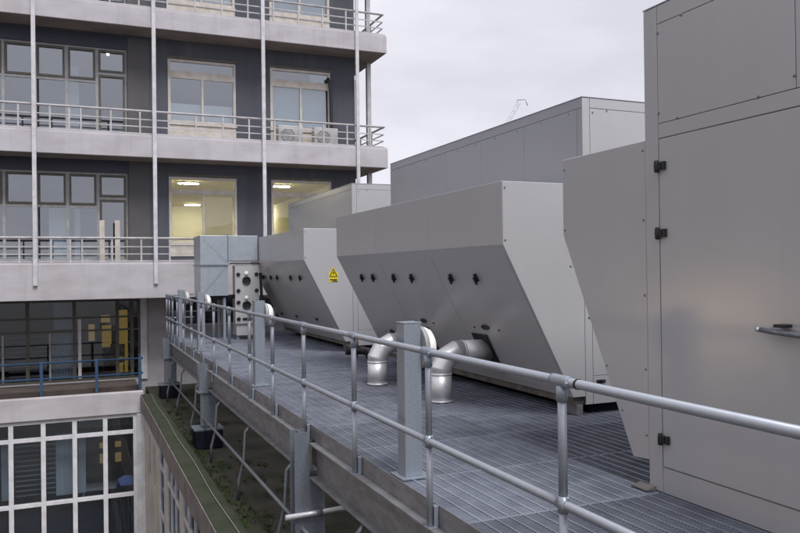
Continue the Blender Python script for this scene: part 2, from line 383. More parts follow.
# windows of the tower
for k, z in enumerate(FL):
    # long strip on the left, dark frames above pale mullions
    ms = [1.33 - .745 * i for i in range(1, 6)]
    for (a, b) in ((-2.32, 1.33), (-7.35, -2.33)):
        mm = [1.33 - .745 * i for i in range(1, 12)]
        mm = [m_ for m_ in mm if a + .1 < m_ < b - .1]
        o = window(tower, a, b, z + .10, z + 2.44, WY + .05, 'grey_frame', 'window',
                   mull=[(m_, z + .1, z + 2.44, .07) for m_ in mm],
                   trans=[(z + 1.53, a, .55, .07)] + ([(z + 1.76, .62, 1.3, .07)] if b > 1 else []), fw=.05)
        fr = MB()
        edges = [a] + sorted(mm) + [b]
        for e0, e1 in zip(edges, edges[1:]):
            zb = z + 1.80 if e1 > 1.3 else z + 1.57
            i0, i1, j0, j1, t = e0 + .04, e1 - .04, zb, z + 2.385, .055
            if e1 - e0 < .3: continue
            y0, y1 = WY + .035, WY + .085
            fr.box(i0, i0 + t, y0, y1, j0, j1); fr.box(i1 - t, i1, y0, y1, j0, j1)
            fr.box(i0 + t, i1 - t, y0 + .002, y1, j0, j0 + t); fr.box(i0 + t, i1 - t, y0 + .002, y1, j1 - t, j1)
        fr.build('sash', 'olive', o)
        if b > 1:
            s2 = MB(); y0, y1 = WY + .036, WY + .086
            s2.box(.625, .68, y0, y1, z + .16, z + 1.72); s2.box(1.235, 1.29, y0, y1, z + .16, z + 1.72)
            s2.box(.68, 1.235, y0 + .002, y1, z + 1.665, z + 1.72); s2.build('sash', 'olive', o)
            c = MB()
            xs = {0: [(-.62, -.20), (.0, .14)], 1: [(-.14, .14)], 2: [(-.5, -.1)]}[k]
            for x0, x1 in xs:
                n = 10; pts = []
                for i in range(n + 1): pts.append((x0 + (x1 - x0) * i / n, WY + .30 + .03 * (i % 2)))
                pts2 = [(x_, y_ + .02) for x_, y_ in pts[::-1]]
                c.prism(pts + pts2, 'z', z + .12, z + (1.50 if k != 1 else 1.95))
            c.build('curtain', 'curtain', o)
    hd = MB(); hd.box(-7.35, 1.33, WY - .012, WY - .001, z + 2.445, z + 2.79); hd.build('header_panel', 'navy', tower)
    # two cream framed windows
    for n_, (a, b) in enumerate(((2.40, 4.26), (5.26, 7.08))):
        lit = k == 0
        o = window(tower, a, b, z + .56, z + 2.32 + .01 * n_ + (.08 if lit else 0), WY - .012, 'cream', 'window_clear' if lit else 'window',
                   mull=[((a + b) / 2, z + .6, z + (1.83 if not lit else 1.94), .06)], trans=[(z + 1.90, a, b, .20) if not lit else (z + 1.99, a, b, .12)], fw=.07)
        sill = MB(); sill.box(a - .02, b + .02, WY - .05, WY - .002, z + .50, z + .555); sill.build('sill', 'cream', o)
        ap = MB(); ap.box(a, b, WY - .02, WY - .004, z + .20, z + .495); ap.build('apron_panel', 'cream', o)
        lt = MB(); lt.box(a - .03, b + .03, WY - .03, WY - .003, z + 2.335 + (.08 if lit else 0), z + 2.40 + (.08 if lit else 0)); lt.build('lintel', 'olive', o)
        if not lit and n_ == 0:
            bl = MB(); bl.box(a + .08, b - .08, WY + .12, WY + .13, z + .62, z + 1.12); bl.build('blind', 'blind', o)
        if lit:
            bl = MB(); bl.box((a + b) / 2 + .05, b - .1, WY + .12, WY + .13, z + .63, z + 1.88); bl.build('blind', 'lit_blind', o)
        if not lit and n_ == 1:
            bl = MB(); bl.box(a + .08, b - .08, WY + .14, WY + .15, z + .62, z + 1.78); bl.build('blind', 'curtain', o)
            bd = MB(); bd.box(b - .62, b - .08, WY + .045, WY + .06, z + 1.98, z + 2.24); bd.build('blanking_board', 'white', o)
# rooms behind
def room(x0, x1, y0, y1, z0, z1, m, cm=None, name='interior'):
    r = MB()
    v = lambda x, y, z: r.bm.verts.new((x, y, z))
    r.box(x0, x0 + .05, y0, y1, z0, z1); r.box(x1 - .05, x1, y0, y1, z0, z1)
    r.box(x0 + .052, x1 - .052, y1 - .05, y1, z0, z1); r.box(x0 + .052, x1 - .052, y0, y1 - .052, z0, z0 + .03)
    if not cm: r.box(x0 + .052, x1 - .052, y0, y1 - .052, z1 - .03, z1)
    o = r.build(name, m, tower)
    if cm:
        c = MB(); c.box(x0 + .052, x1 - .052, y0, y1 - .052, z1 - .03, z1); c.build('ceiling', cm, o)
    return o
ZC = [4.42, 7.82, 11.2]
for k, z in enumerate(FL):
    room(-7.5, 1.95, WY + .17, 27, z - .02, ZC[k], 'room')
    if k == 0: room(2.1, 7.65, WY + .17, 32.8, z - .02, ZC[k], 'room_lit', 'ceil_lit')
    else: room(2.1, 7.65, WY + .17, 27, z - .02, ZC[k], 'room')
# fluorescent lights in the lit room
t0 = None
for i, (x, y, lab) in enumerate(((3.2, 23.9, 'fluorescent strip light seen through the wide yellow-lit window beside the silver duct'),
                                 (6.05, 23.9, 'fluorescent strip light in the yellow-lit window half hidden by the grey unit'),
                                 (4.35, 31.4, 'far fluorescent light low in the wide yellow-lit window'),
                                 (7.1, 31.4, 'far fluorescent light low in the half hidden yellow-lit window'))):
    t = thing('ceiling_light', lab, 'light', (x, y, 4.33), 'ceiling lights in the yellow-lit rooms')
    b = MB(); b.box(x - .31, x + .31, y - .08, y + .08, 4.345, 4.388); b.build('housing', 'white', t)
    b = MB(); b.box(x - .29, x + .29, y - .065, y + .065, 4.325, 4.344); b.build('diffuser', 'lamp', t)
t = thing('globe_lamp', 'small glowing white globe lamp behind the upper right pane of the window strip', 'lamp', (.88, 22.3, 7.5))
b = MB(); b.lathe([(.001, -.05), (.035, -.036), (.05, 0), (.035, .036), (.012, .05)], (.88, 22.3, 7.62), n=14); b.build('globe', 'globe', t)
b = MB(); b.tube([(.88, 22.3, 7.672), (.88, 22.3, 7.79)], .008, 6); b.build('stem', 'white', t)

# terrace storey: recessed dark glazing
GY = 22.4
w = MB(); w.wall('y', X0, XW, -9.5, .975, [(-21.5, 1.66, -1.27, .93), (2.35, 6.9, .12, .90)], GY, GY + .15)
w.build('terrace_wall', 'concrete', tower)
w = MB(); w.box(1.66, 1.83, GY - .06, GY - .004, -1.3, .96); w.build('pier', 'white', tower)
mm = [-1.17, -.03, 1.06, 1.44] + [-1.17 - 1.14 * i for i in range(1, 18)]
o = window(tower, -21.5, 1.66, -1.27, .93, GY + .03, 'olive', 'window_dark', mull=[(x, -1.27, .93, .09) for x in mm],
           trans=[(.44, -21.5, 1.66, .05), (.085, -21.5, 1.66, .055)], fw=.06, name='glazed_screen')
thin = MB()
for x in (-.63, -1.75, -2.9): thin.box(x - .025, x + .025, GY + .02, GY + .09, -1.2, .05)
thin.build('mullion', 'grey_frame', o)
thin = MB(); thin.box(.06, .14, GY + .015, GY + .095, -1.2, .40); thin.build('mullion', 'white', o)
cu = MB()
n = 16; pts = [(-.60 + .55 * i / n, GY + .35 + .035 * (i % 2)) for i in range(n + 1)]
cu.prism(pts + [(x, y + .02) for x, y in pts[::-1]], 'z', -1.22, .06)
cu.prism([(x, y) for x, y in [(-.55, GY + .5), (-.05, GY + .5), (-.05, GY + .52), (-.55, GY + .52)]], 'z', .12, .9)
cu.build('curtain', 'curtain', o)
bl = MB()
for k in range(9):
    z = -1.1 + k * .13
    for x0, x1 in ((-1.62, -1.22), (-1.12, -.66)): bl.box(x0, x1, GY + .25, GY + .29, z, z + .035)
bl.build('blind', 'slat', o)
w2 = MB()
o2 = window(tower, 2.35, 6.9, .12, .90, GY + .03, 'white', 'window_dark', mull=[(2.35 + .52 * i, .12, .9, .05) for i in range(1, 9)], trans=[(.53, 2.35, 6.9, .045)], fw=.05)
room(-21.6, 2.2, GY + .16, 27.2, -1.32, .94, 'room')
room(2.25, 7.0, GY + .16, 25.2, -1.32, .94, 'dark')
dr = MB()
dr.box(1.10, 1.42, 24.0, 24.06, -1.28, .55); dr.build('lit_doorway', 'warm', tower)
dr = MB(); dr.box(.72, .98, 24.3, 24.36, -.55, .10); dr.build('lit_doorway', 'warm', tower)
dr = MB(); dr.box(.70, .94, 24.3, 24.36, .18, .40); dr.build('lit_doorway', 'warm', tower)
dr = MB(); dr.box(.35, .52, 24.3, 24.36, -.35, .14); dr.build('lit_doorway', 'warm_dim', tower)
for i_ in range(6):  # unseen lamps added to throw a warm glow on the nearest unit's door
    x_ = -17.9 + .78 * i_
    t = thing('wall_or_added_lamp', 'added unseen warm lamp, one of six alike behind the glazing far left', 'lamp', (x_, 23.0, -1.2), 'added glow lamps in the far left room')
    b = MB(); b.box(x_ - .15, x_ + .15, 22.9, 22.95, -1.1, .45); b.build('diffuser', 'bright', t)
    b = MB(); b.box(x_ - .18, x_ + .18, 22.953, 23.0, -1.15, .5); b.build('housing', 'white', t)

def chair(x, y, z, m, lab, rz=0.0, group=None, seat_h=.45):
    t = thing('chair', lab, 'chair', (x, y, z), group)
    R = Matrix.Translation((x, y, z)) @ Matrix.Rotation(rz, 4, 'Z')
    b = MB(); b.box(-.23, .23, -.22, .22, seat_h - .06, seat_h); b.build('seat', m, t, bevel=.015, matrix=R)
    b = MB(); b.box(-.22, .22, .20, .245, seat_h + .08, seat_h + .45); b.build('backrest', m, t, bevel=.015, matrix=R)
    for sx in (-1, 1):
        for sy in (-1, 1):
            b = MB(); top = seat_h - .06 if sy < 0 else seat_h + .40
            b.tube([(.2 * sx, .19 * sy + (.0 if sy < 0 else .015), 0), (.2 * sx, .19 * sy + (0 if sy < 0 else .03), top - .003)], .017, 8); b.build('leg', m, t, matrix=R)
chair(.45, 23.3, -1.29, 'wood', 'orange-brown chair behind the glazing left of the yellow doorway', .5, 'wooden chairs in the glazed storey')
chair(.98, 23.2, -1.29, 'wood', 'orange-brown chair behind the glazing in front of the yellow doorway', -.6, 'wooden chairs in the glazed storey')

# things on the balconies
for x, lab in ((5.72, 'white air conditioner box behind the balcony rail, left of the pair'), (6.78, 'white air conditioner box behind the balcony rail under the black hose')):
    t = thing('air_conditioner', lab, 'air conditioner', (x, 21.5, 5.22), 'air conditioners on the middle balcony')
    b = MB(); b.box(x - .36, x + .36, 21.34, 21.62, 5.27, 5.80); b.build('casing', 'rail_pale', t, bevel=.015)
    b = MB(); b.lathe([(.20, 0), (.20, -.012), (.17, -.012), (.17, -.004)], (x - .08, 21.338, 5.53), 'y', 20); gr = b.build('fan_grille', 'grey_frame', t)
    for s in (-.28, .28):
        b = MB(); b.box(x + s - .03, x + s + .03, 21.36, 21.60, 5.222, 5.268); b.build('foot', 'black', t)
b = MB(); b.tube([(6.99, 21.88, 7.30), (6.99, 21.76, 7.33), (7.02, 21.72, 7.24), (7.05, 21.71, 7.0), (7.07, 21.71, 5.9), (7.07, 21.70, 5.3)], .05, 10)
tag(b.build('hose', 'black'), 'thick black hose hanging from the window down to the balcony', 'hose')
for x, lab in ((.66, 'cream board standing behind the lower balcony rail, left of the two'), (1.04, 'cream board standing behind the lower balcony rail, right of the two')):
    b = MB(); b.box(x - .065, x + .065, 21.45, 21.50, 1.885, 3.02); tag(b.build('board', 'cream', bevel=.008), lab, 'board', 'cream boards on the lower balcony')

# ------------------------------------------------------------------ lower wing with terrace (left)
PY = 19.5
wing = thing('lower_wing', 'low wing with white framed windows under a white parapet and brown flat roof', 'building', (-5, 20, -9.5))
hs = [(X0 + .3, 1.33, -5.9, -1.75), (X0 + .3, 1.33, -9.2, -6.2)]
w = MB(); w.wall('y', X0, 1.51, -9.5, -1.74, hs, PY + .03, PY + .2); w.build('wall', 'white', wing)
w = MB(); w.box(X0, 1.50, PY - .02, PY + .22, -1.74, -1.23); w.build('parapet', 'concrete', wing, bevel=.012)
w = MB(); w.box(1.345, 1.53, PY - .05, PY + .027, -9.5, -1.76); w.build('corner_pier', 'white', wing, bevel=.01)
w = MB(); w.box(X0, 1.50, PY + .223, GY - .003, -1.50, -1.30); w.build('roof', 'brown_roof', wing)
w = MB(); w.box(X0, 1.50, PY + .55, PY + .75, -1.298, -1.16); w.build('roof_kerb', 'brown_roof', wing)
mull = [1.30 - .67 * i for i in range(1, 26)]
o = window(wing, X0 + .3, 1.33, -5.9, -1.76, PY + .04, 'white', 'window_dark', mull=[(x, -5.9, -1.76, .10) for x in mull],
           trans=[(-2.19, X0, 1.33, .085), (-3.69, X0, 1.33, .085)], fw=.07, dep=.12)
sp = MB(); sp.box(X0 + .3, 1.33, PY + .20, PY + .22, -5.9, -3.72); sp.build('spandrel', 'navy', o)
bl = MB()
for k in range(12):
    z = -3.55 + k * .115
    bl.box(-1.32, -.76, PY + .40, PY + .43, z, z + .03); bl.box(-.66, -.45, PY + .40, PY + .43, z, z + .03)
    bl.box(-3.3, -2.1, PY + .40, PY + .43, z, z + .03)
bl.build('blind', 'slat', o)
cu = MB()
for x0, x1, y in ((-.46, -.1, PY + .55), (.03, .2, PY + .55), (-1.62, -1.42, PY + .6)):
    n = 8; pts = [(x0 + (x1 - x0) * i / n, y + .03 * (i % 2)) for i in range(n + 1)]
    cu.prism(pts + [(x, yy + .02) for x, yy in pts[::-1]], 'z', -3.66, -2.2)
cu.build('curtain', 'curtain', o)
cb = MB(); cb.box(.02, 1.28, PY + .5, PY + .53, -2.1, -1.8); cb.build('roller_blind', 'slat', o)
o = window(wing, X0 + .3, 1.33, -9.2, -6.2, PY + .04, 'white', 'window_dark', mull=[(x, -9.2, -6.2, .10) for x in mull], trans=[(-7, X0, 1.33, .08)], fw=.07, dep=.12)
def plain_room(x0, x1, y0, y1, z0, z1, m, parent):
    r = MB(); r.box(x0, x0 + .05, y0, y1, z0, z1); r.box(x1 - .05, x1, y0, y1, z0, z1)
    r.box(x0 + .052, x1 - .052, y1 - .05, y1, z0, z1); r.box(x0 + .052, x1 - .052, y0, y1 - .052, z0, z0 + .03)
    r.box(x0 + .052, x1 - .052, y0, y1 - .052, z1 - .03, z1); return r.build('interior', m, parent)
plain_room(X0 + .2, 1.45, PY + .24, 22.35, -4.5, -1.55, 'room', wing)
k = 0
for x, z, lab in ((.64, -2.98, 'amber wall lamp in the low window, upper left of four'), (1.03, -2.98, 'amber wall lamp in the low window, upper right of four'),
                  (.64, -3.38, 'amber wall lamp in the low window, lower left of four'), (1.03, -3.38, 'amber wall lamp in the low window, lower right of four')):
    t = thing('wall_or_added_lamp', lab, 'lamp', (x, 22.1, z), 'amber wall lamps in the low wing')
    b = MB(); b.box(x - .075, x + .075, 22.0, 22.1, z - .06, z + .07 if z > -3.2 else z + .17); b.build('lamp_shade', 'warm_dim', t)
    b = MB(); b.box(x - .03, x + .03, 22.102, 22.14, z - .05, z + .05); b.build('bracket', 'black', t)
# desk, chair and the person at the window
t = thing('desk', 'white desk behind the low window beside the person in blue', 'desk', (.8, 20.75, -4.47))
b = MB(); b.box(.1, 1.36, 20.5, 21.1, -3.76, -3.72); b.build('desktop', 'paper', t)
for x in (.15, 1.30):
    for y in (20.55, 21.05):
        b = MB(); b.box(x - .025, x + .025, y - .025, y + .025, -4.47, -3.763); b.build('leg', 'white', t)
chair(1.14, 20.07, -4.47, 'black', 'black chair under the person in blue behind the low window', math.pi, seat_h=.47)
def person():
    bm = bmesh.new(); z0 = -4.47; dy = -.15
    J = {'pelvis': (1.14, 20.22, z0 + .58, .13), 'waist': (1.14, 20.23, z0 + .74, .12), 'chest': (1.14, 20.28, z0 + .93, .145),
         'neck': (1.14, 20.33, z0 + 1.08, .05), 'head': (1.14, 20.37, z0 + 1.19, .085), 'crown': (1.14, 20.38, z0 + 1.27, .07)}
    for s, n in ((-1, 'l'), (1, 'r')):
        J['sh' + n] = (1.14 + .17 * s, 20.29, z0 + 1.0, .065); J['el' + n] = (1.14 + .22 * s, 20.42, z0 + .80, .045)
        J['wr' + n] = (1.14 + .10 * s, 20.62, z0 + .79, .03); J['hd' + n] = (1.14 + .07 * s, 20.70, z0 + .785, .028)
        J['hp' + n] = (1.14 + .09 * s, 20.25, z0 + .56, .09); J['kn' + n] = (1.14 + .11 * s, 20.66, z0 + .56, .06)
        J['an' + n] = (1.14 + .11 * s, 20.64, z0 + .09, .04); J['to' + n] = (1.14 + .11 * s, 20.80, z0 + .04, .035)
    E = [('pelvis', 'waist'), ('waist', 'chest'), ('chest', 'neck'), ('neck', 'head'), ('head', 'crown')]
    for n in 'lr': E += [('chest', 'sh' + n), ('sh' + n, 'el' + n), ('el' + n, 'wr' + n), ('wr' + n, 'hd' + n), ('pelvis', 'hp' + n), ('hp' + n, 'kn' + n), ('kn' + n, 'an' + n), ('an' + n, 'to' + n)]
    names = list(J); vs = {n: bm.verts.new(Vector(J[n][:3]) + Vector((0, dy, 0))) for n in names}
    for a, b in E: bm.edges.new((vs[a], vs[b]))
    me = bpy.data.meshes.new('person'); bm.to_mesh(me); bm.free()
    o = bpy.data.objects.new('body', me); COL.objects.link(o)
    md = o.modifiers.new('skin', 'SKIN'); lay = me.skin_vertices[0].data
    for i, n in enumerate(names): lay[i].radius = (J[n][3], J[n][3]); lay[i].use_root = n == 'pelvis'
    s = o.modifiers.new('sub', 'SUBSURF'); s.levels = s.render_levels = 1
    me.materials.append(M['shirt'])
    root = thing('person', 'person in blue top with dark hair sitting behind the low window', 'person', (1.14, 20.25, z0))
    o.parent = root; o.location = -Vector(root['_w'])
    h = MB(); c = Vector((1.14, 20.36 + dy, z0 + 1.20))
    h.lathe([(.03, -.14), (.085, -.09), (.108, 0), (.10, .07), (.06, .12), (.005, .135)], c, n=16); h.build('hair', 'hair', root)
person()

# unseen wing added on the left: darkens the units' side faces, mirrored softly
cw = thing('unseen_shade_wing', 'added unseen grey office wing shading the units, with added warm glow in its windows', 'building', (-21, -8, -9.5))
hs = []
for k, z0 in enumerate((-8.2, -4.8, -1.35, 2.2)):
    for i in range(12): hs.append((-40 + 4.8 * i, -40 + 4.8 * i + 3.4, z0, z0 + 2.1))
w = MB(); w.wall('x', -42, 18.6, -9.5, 6.3, hs, -15.2, -15.0); w.build('wall', 'concrete', cw)
w = MB(); w.box(-27, -15.0, -42, 18.6, 6.303, 6.6); w.build('roof', 'brown_roof', cw)
w = MB(); w.box(-27, -26.8, -42, 18.6, -9.5, 6.3); w.box(-26.797, -15.203, 18.4, 18.6, -9.5, 6.3); w.box(-26.797, -15.203, -42, -41.8, -9.5, 6.3); w.build('end_wall', 'concrete', cw)
w = MB(); w.box(-20.1, -20.0, -41.5, 18.3, -9.4, 6.2); w.build('interior', 'room', cw)
for n_, (a, b_, c, d) in enumerate(hs):
    window(cw, a, b_, c, d, -15.05, 'white', 'window_clear' if -2 < c < 0 else 'window_dark', mull=[((a + b_) / 2, c, d, .07)], fw=.07, dep=-.08, axis='x')
for i in range(6, 12):
    w = MB(); y = -40 + 4.8 * i; w.box(-16.6, -16.5, y + .1, y + 3.3, -1.3, .7); w.build('warm_glow_sheet', 'glow_sheet', cw)  # added glowing sheets behind the windows, warming the units' lower faces

# blue railing on the terrace roof
br = thing('blue_railing', 'blue painted tube railing along the edge of the flat terrace', 'railing', (-3, 19.95, -1.30))
RY = 19.88
for z in (-.47, -.84):
    b = MB(); b.tube([(X0, RY, z), (1.50, RY, z)], .023, 10); b.build('rail', 'blue', br)
b = MB(); b.box(-.785, -.715, RY - .03, RY + .03, -1.297, -.44); q0 = b.build('post', 'blue', br, bevel=.006)
for x in (.46, 1.45, -1.95, -3.15, -4.35, -5.55): shift(q0, br, (x + .75, 0, 0))
b = MB(); b.tube([(1.5, RY, -.47), (1.5, 20.9, -.47)], .028, 10); b.tube([(1.5, RY, -.84), (1.5, 20.9, -.84)], .028, 10); b.build('return_rail', 'blue', br)

# ------------------------------------------------------------------ podium building under the walkway
pod = thing('podium_building', 'flat roofed block with mossy roof, brown coping and cream window piers', 'building', (9, 9, -9.5))
w = MB(); w.box(1.78, 17, -6, GY - .01, -1.75, -1.53); w.build('roof', 'moss_roof', pod)
w = MB(); w.prism([(1.44, -1.62), (1.44, -1.30), (1.70, -1.285), (1.775, -1.33), (1.775, -1.62)], 'y', -6, PY - .03); w.build('kerb', 'moss_kerb', pod, bevel=.01)
w = MB(); w.prism([(1.425, -1.66), (1.425, -1.31), (1.438, -1.31), (1.438, -1.66)], 'y', -6, PY - .025); w.build('coping', 'pink', pod)
sh = [(y, y + 1.9, -4.2, -1.75) for y in (-5.5, -3.2, -.9, 1.4, 3.7, 6.0, 8.3, 10.6, 12.9)] + [(15.3, 16.2, -4.2, -1.75), (17.0, 17.35, -3.0, -2.05), (18.1, 18.4, -3.0, -2.05)]
sh += [(a, b, -8.2, -5.4) for a, b, c, d in sh[:9]]
w = MB(); w.wall('x', -6, PY + .02, -9.5, -1.665, sh, 1.53, 1.72); w.build('side_wall', 'pier', pod)
for i, (a, b, c, d) in enumerate(sh):
    if b - a > .5:
        window(pod, a, b, c, d, 1.535, 'white', 'window_dark', mull=[(a + (b - a) / 3 * j, c, d, .07) for j in ((1, 2) if b - a > 1 else ())], trans=[(d - .5, a, b, .07), (c + 1.0, a, b, .07)], fw=.06, dep=.05, axis='x')
w = MB(); w.box(2.3, 2.34, -6, PY, -9.4, -1.78); w.build('interior', 'dark', pod)
w = MB(); w.box(1.76, 17, -6, -5.8, -9.5, -1.76); w.box(16.8, 17, -5.797, GY - .02, -9.5, -1.76); w.build('far_wall', 'pier', pod)
b = MB(); pts = []
for i in range(60):
    y = -2 + i * .36; pts.append((1.635 + .012 * math.sin(y * 1.7), y, -1.272))
b.tube(pts, .004, 6); tag(b.build('cable', 'cable'), 'thin pale cable lying along the mossy roof kerb', 'cable')

# moss tufts on the roof
b = MB(); rnd = random.Random(3)
cl = [(rnd.uniform(1.8, 2.9), rnd.uniform(3, 19.3)) for _ in range(120)] + [(1.8 + abs(rnd.gauss(0, .16)), rnd.uniform(5, 18.5)) for _ in range(190)]
for cx, cy in cl:
    R = .03 + .2 * rnd.random() ** 2.2
    for _ in range(int(20 + R * 420)):
        a = rnd.uniform(0, 6.283); r = R * math.sqrt(rnd.random())
        x, y = cx + r * math.cos(a) * .6, cy + r * math.sin(a) * 1.4
        if x < 1.79: continue
        h = rnd.uniform(.01, .045) * (1.2 - r / R * .7); wd = rnd.uniform(.004, .011); t = rnd.uniform(0, 3.14)
        dx, dy = wd * math.cos(t), wd * math.sin(t); lx, ly = rnd.uniform(-.03, .03), rnd.uniform(-.03, .03)
        z = -1.531
        b.face([b.bm.verts.new((x - dx, y - dy, z)), b.bm.verts.new((x + dx, y + dy, z)), b.bm.verts.new((x + lx, y + ly, z + h))])
o = b.build('moss', 'moss', recalc=False); o['kind'] = 'stuff'; tag(o, 'green moss tufts growing on the flat roof below the walkway', 'moss')

# ------------------------------------------------------------------ steel walkway
EX, WY0, WY1 = 2.265, -1.2, 20.85
wk = thing('steel_walkway', 'raised galvanised grating walkway on steel beams and posts', 'walkway', (5, 10, -1.53))
PW, PL = 1.555, 1.102
def grating_panel():
    b = MB(); x0, y0 = EX + .004, WY0
    nx = 15; ny = 36
    b.box(x0, x0 + .006, y0, y0 + PL - .008, -.032, 0); b.box(x0 + PW - .014, x0 + PW - .008, y0, y0 + PL - .008, -.032, 0)
    for j in range(ny + 1):                       # bearing bars across the walkway
        y = y0 + (PL - .013) * j / ny
        thick = .005 if 0 < j < ny else .010
        b.box(x0 + .0065, x0 + PW - .0145, y, y + thick, -.030, -.002)
    for i in range(1, nx):                        # cross rods along it
        x = x0 + (PW - .014) * i / nx
        b.box(x - .006, x + .006, y0 + .004, y0 + PL - .012, -.012, .002)
    return b.build('grating_panel', 'grating', wk)
gp = grating_panel(); first = True
for i in range(4):
    for j in range(20):
        if i == 0 and j == 0: continue
        shift(gp, wk, (i * PW, j * PL, random.uniform(-.001, .001)))
b = MB(); b.prism([(EX - .006, -.14), (EX - .006, .006), (EX, .006), (EX, -.133), (EX + .05, -.133), (EX + .05, -.14)], 'y', WY0, WY1); b.build('edge_channel', 'beam', wk)
def ibeam(x, ya, yb, zt, zb, wd=.18, name='beam'):
    t = .014; h = wd / 2
    b = MB(); b.prism([(x - h, zt), (x - h, zt - t), (x - .005, zt - t), (x - .005, zb + t), (x - h, zb + t), (x - h, zb), (x + h, zb), (x + h, zb + t), (x + .005, zb + t), (x + .005, zt - t), (x + h, zt - t), (x + h, zt)], 'y', ya, yb)
    return b.build(name, 'beam', wk)
cols = [1.4, 7.66, 14.15, 20.2]
prev = WY0
for c in cols[0:]:
    ibeam(2.27, prev, c - .098, -.142, -.50); prev = c + .098
ibeam(2.27, prev, WY1, -.142, -.50)
for x in (4.9, 8.2): ibeam(x, WY0, WY1, -.04, -.40)
for k in range(19):
    y = -.6 + k * 1.102 + .5
    if min(abs(y - c) for c in cols) < .2: continue
    b = MB(); b.box(2.185, 8.1, y - .03, y + .03, -.13, -.036) if False else b.box(2.38, 4.80, y - .03, y + .03, -.13, -.036); b.build('joist', 'beam', wk)
def column(y, far=True):
    a0, a1, b0, b1, t = 2.03, 2.185, 2.03 if not far else 2.07, 2.345, .014
    zb = -1.493 if not far else -.52
    b = MB()
    for sgn in (-1, 1):
        y0 = y + sgn * .095 - (t if sgn > 0 else 0)
        if far: b.box(a0, a1, y0, y0 + t, zb, -.03)
        else: b.prism([(a0, zb), (b1, zb), (b1, -.503), (a1, -.503), (a1, -.03), (a0, -.03)], 'y', y0, y0 + t)
    b.box((a0 + a1) / 2 - .007, (a0 + a1) / 2 + .007, y - .095 + t, y + .095 - t, zb, -.035)
    o = b.build('column', 'galv_shaded', wk)
    if far:
        q = MB(); q.box(2.0, 2.40, y - .15, y + .15, -.545, -.522); q.build('cap_plate', 'galv_shaded', o)
        q = MB(); q.box(b0, 2.35, y - .11, y + .11, -1.17, -.547); q.build('lower_column', 'galv_shaded', o, bevel=.03)
        q = MB(); q.box(1.92, 2.44, y - .22, y + .22, -1.20, -1.172); q.build('base_plate', 'galv_shaded', o)
        q = MB(); q.box(1.95, 2.42, y - .26, y + .26, -1.528, -1.203); q.build('support_block', 'block', o, bevel=.02)
    else:
        q = MB(); q.box(1.98, 2.40, y - .16, y + .16, -1.528, -1.495); q.build('base_plate', 'galv_shaded', o)
    return o
column(7.66, far=False); column(1.4, far=False); column(14.15); column(20.2)
for y in cols:
    for x in (4.9, 8.2):
        b = MB(); b.box(x - .08, x + .08, y - .08, y + .08, -1.528, -.405); b.build('column', 'galv', wk)
for y0, y1 in ((3.2, 6.6), ):
    b = MB(); b.tube([(2.50, 7.3, -.62), (2.60, 2.6, -.86)], .024, 10); b.build('brace', 'galv_tube', wk)
    b = MB(); b.tube([(2.45, 7.2, -.58), (2.45, 3.5, -.60)], .016, 8); b.build('brace', 'galv_tube', wk)

# guard railing of the walkway
RX = 2.2
gr = thing('guard_railing', 'galvanised tube guard railing with two rails along the grating walkway', 'railing', (RX, 10, -.14))
b = MB(); b.tube([(RX, WY0, 1.05), (RX, 20.85, 1.05)], .0235, 16); b.build('top_rail', 'galv_tube', gr)
b = MB(); b.tube([(RX, WY0, .445), (RX, 20.85, .445)], .0225, 14); b.build('mid_rail', 'galv_tube', gr)
b = MB(); b.tube([(RX, 20.85, 1.05), (2.9, 20.86, 1.05)], .021, 12); b.build('end_rail', 'galv_tube', gr)
b = MB(); b.tube([(RX, 20.85, .445), (2.9, 20.86, .445)], .02, 12); b.build('end_rail', 'galv_tube', gr)
def rail_post(y):
    b = MB(); b.tube([(RX, y, -.138), (RX, y, .424)], .0225, 14); b.tube([(RX, y, .466), (RX, y, 1.029)], .0225, 14)
    o = b.build('post', 'galv_tube', gr)
    q = MB(); q.tube([(RX, y - .075, 1.05), (RX, y - .06, 1.05), (RX, y + .06, 1.05), (RX, y + .075, 1.05)], .030, 16); q.tube([(RX, y, .95), (RX, y, 1.028)], .029, 14)
    q.tube([(RX - .04, y - .085, 1.05), (RX - .027, y - .085, 1.05)], .006, 8); q.build('tee_fitting', 'galv', o)
    q = MB(); q.tube([(RX, y - .035, .445), (RX, y + .035, .445)], .029, 14); q.tube([(RX, y, .405), (RX, y, .485)], .028, 14)
    q.tube([(RX + .004, y - .03, .470), (RX + .004, y - .03, .487)], .008, 8); q.build('cross_fitting', 'galv', o)
    q = MB(); q.box(RX + .022, RX + .056, y - .022, y + .022, -.138, .006); q.build('side_bracket', 'galv', o, bevel=.004)
    q = MB(); q.box(RX - .03, RX + .04, y - .04, y + .04, -.141, -.131); q.build('base_flange', 'galv', o)
    return o
ys = [3.16, 4.71, 6.22, 7.79, 9.17, 10.5, 12.0, 13.45, 14.9, 16.2, 17.5, 18.6, 19.5, 20.2, 20.8, 1.6, .1]
p0 = rail_post(ys[0])
for y in ys[1:]: shift(p0, gr, (0, y - ys[0], 0))
b = MB(); b.tube([(RX, 3.02, 1.05), (RX, 3.034, 1.05)], .0265, 14); b.build('clip', 'black', gr)

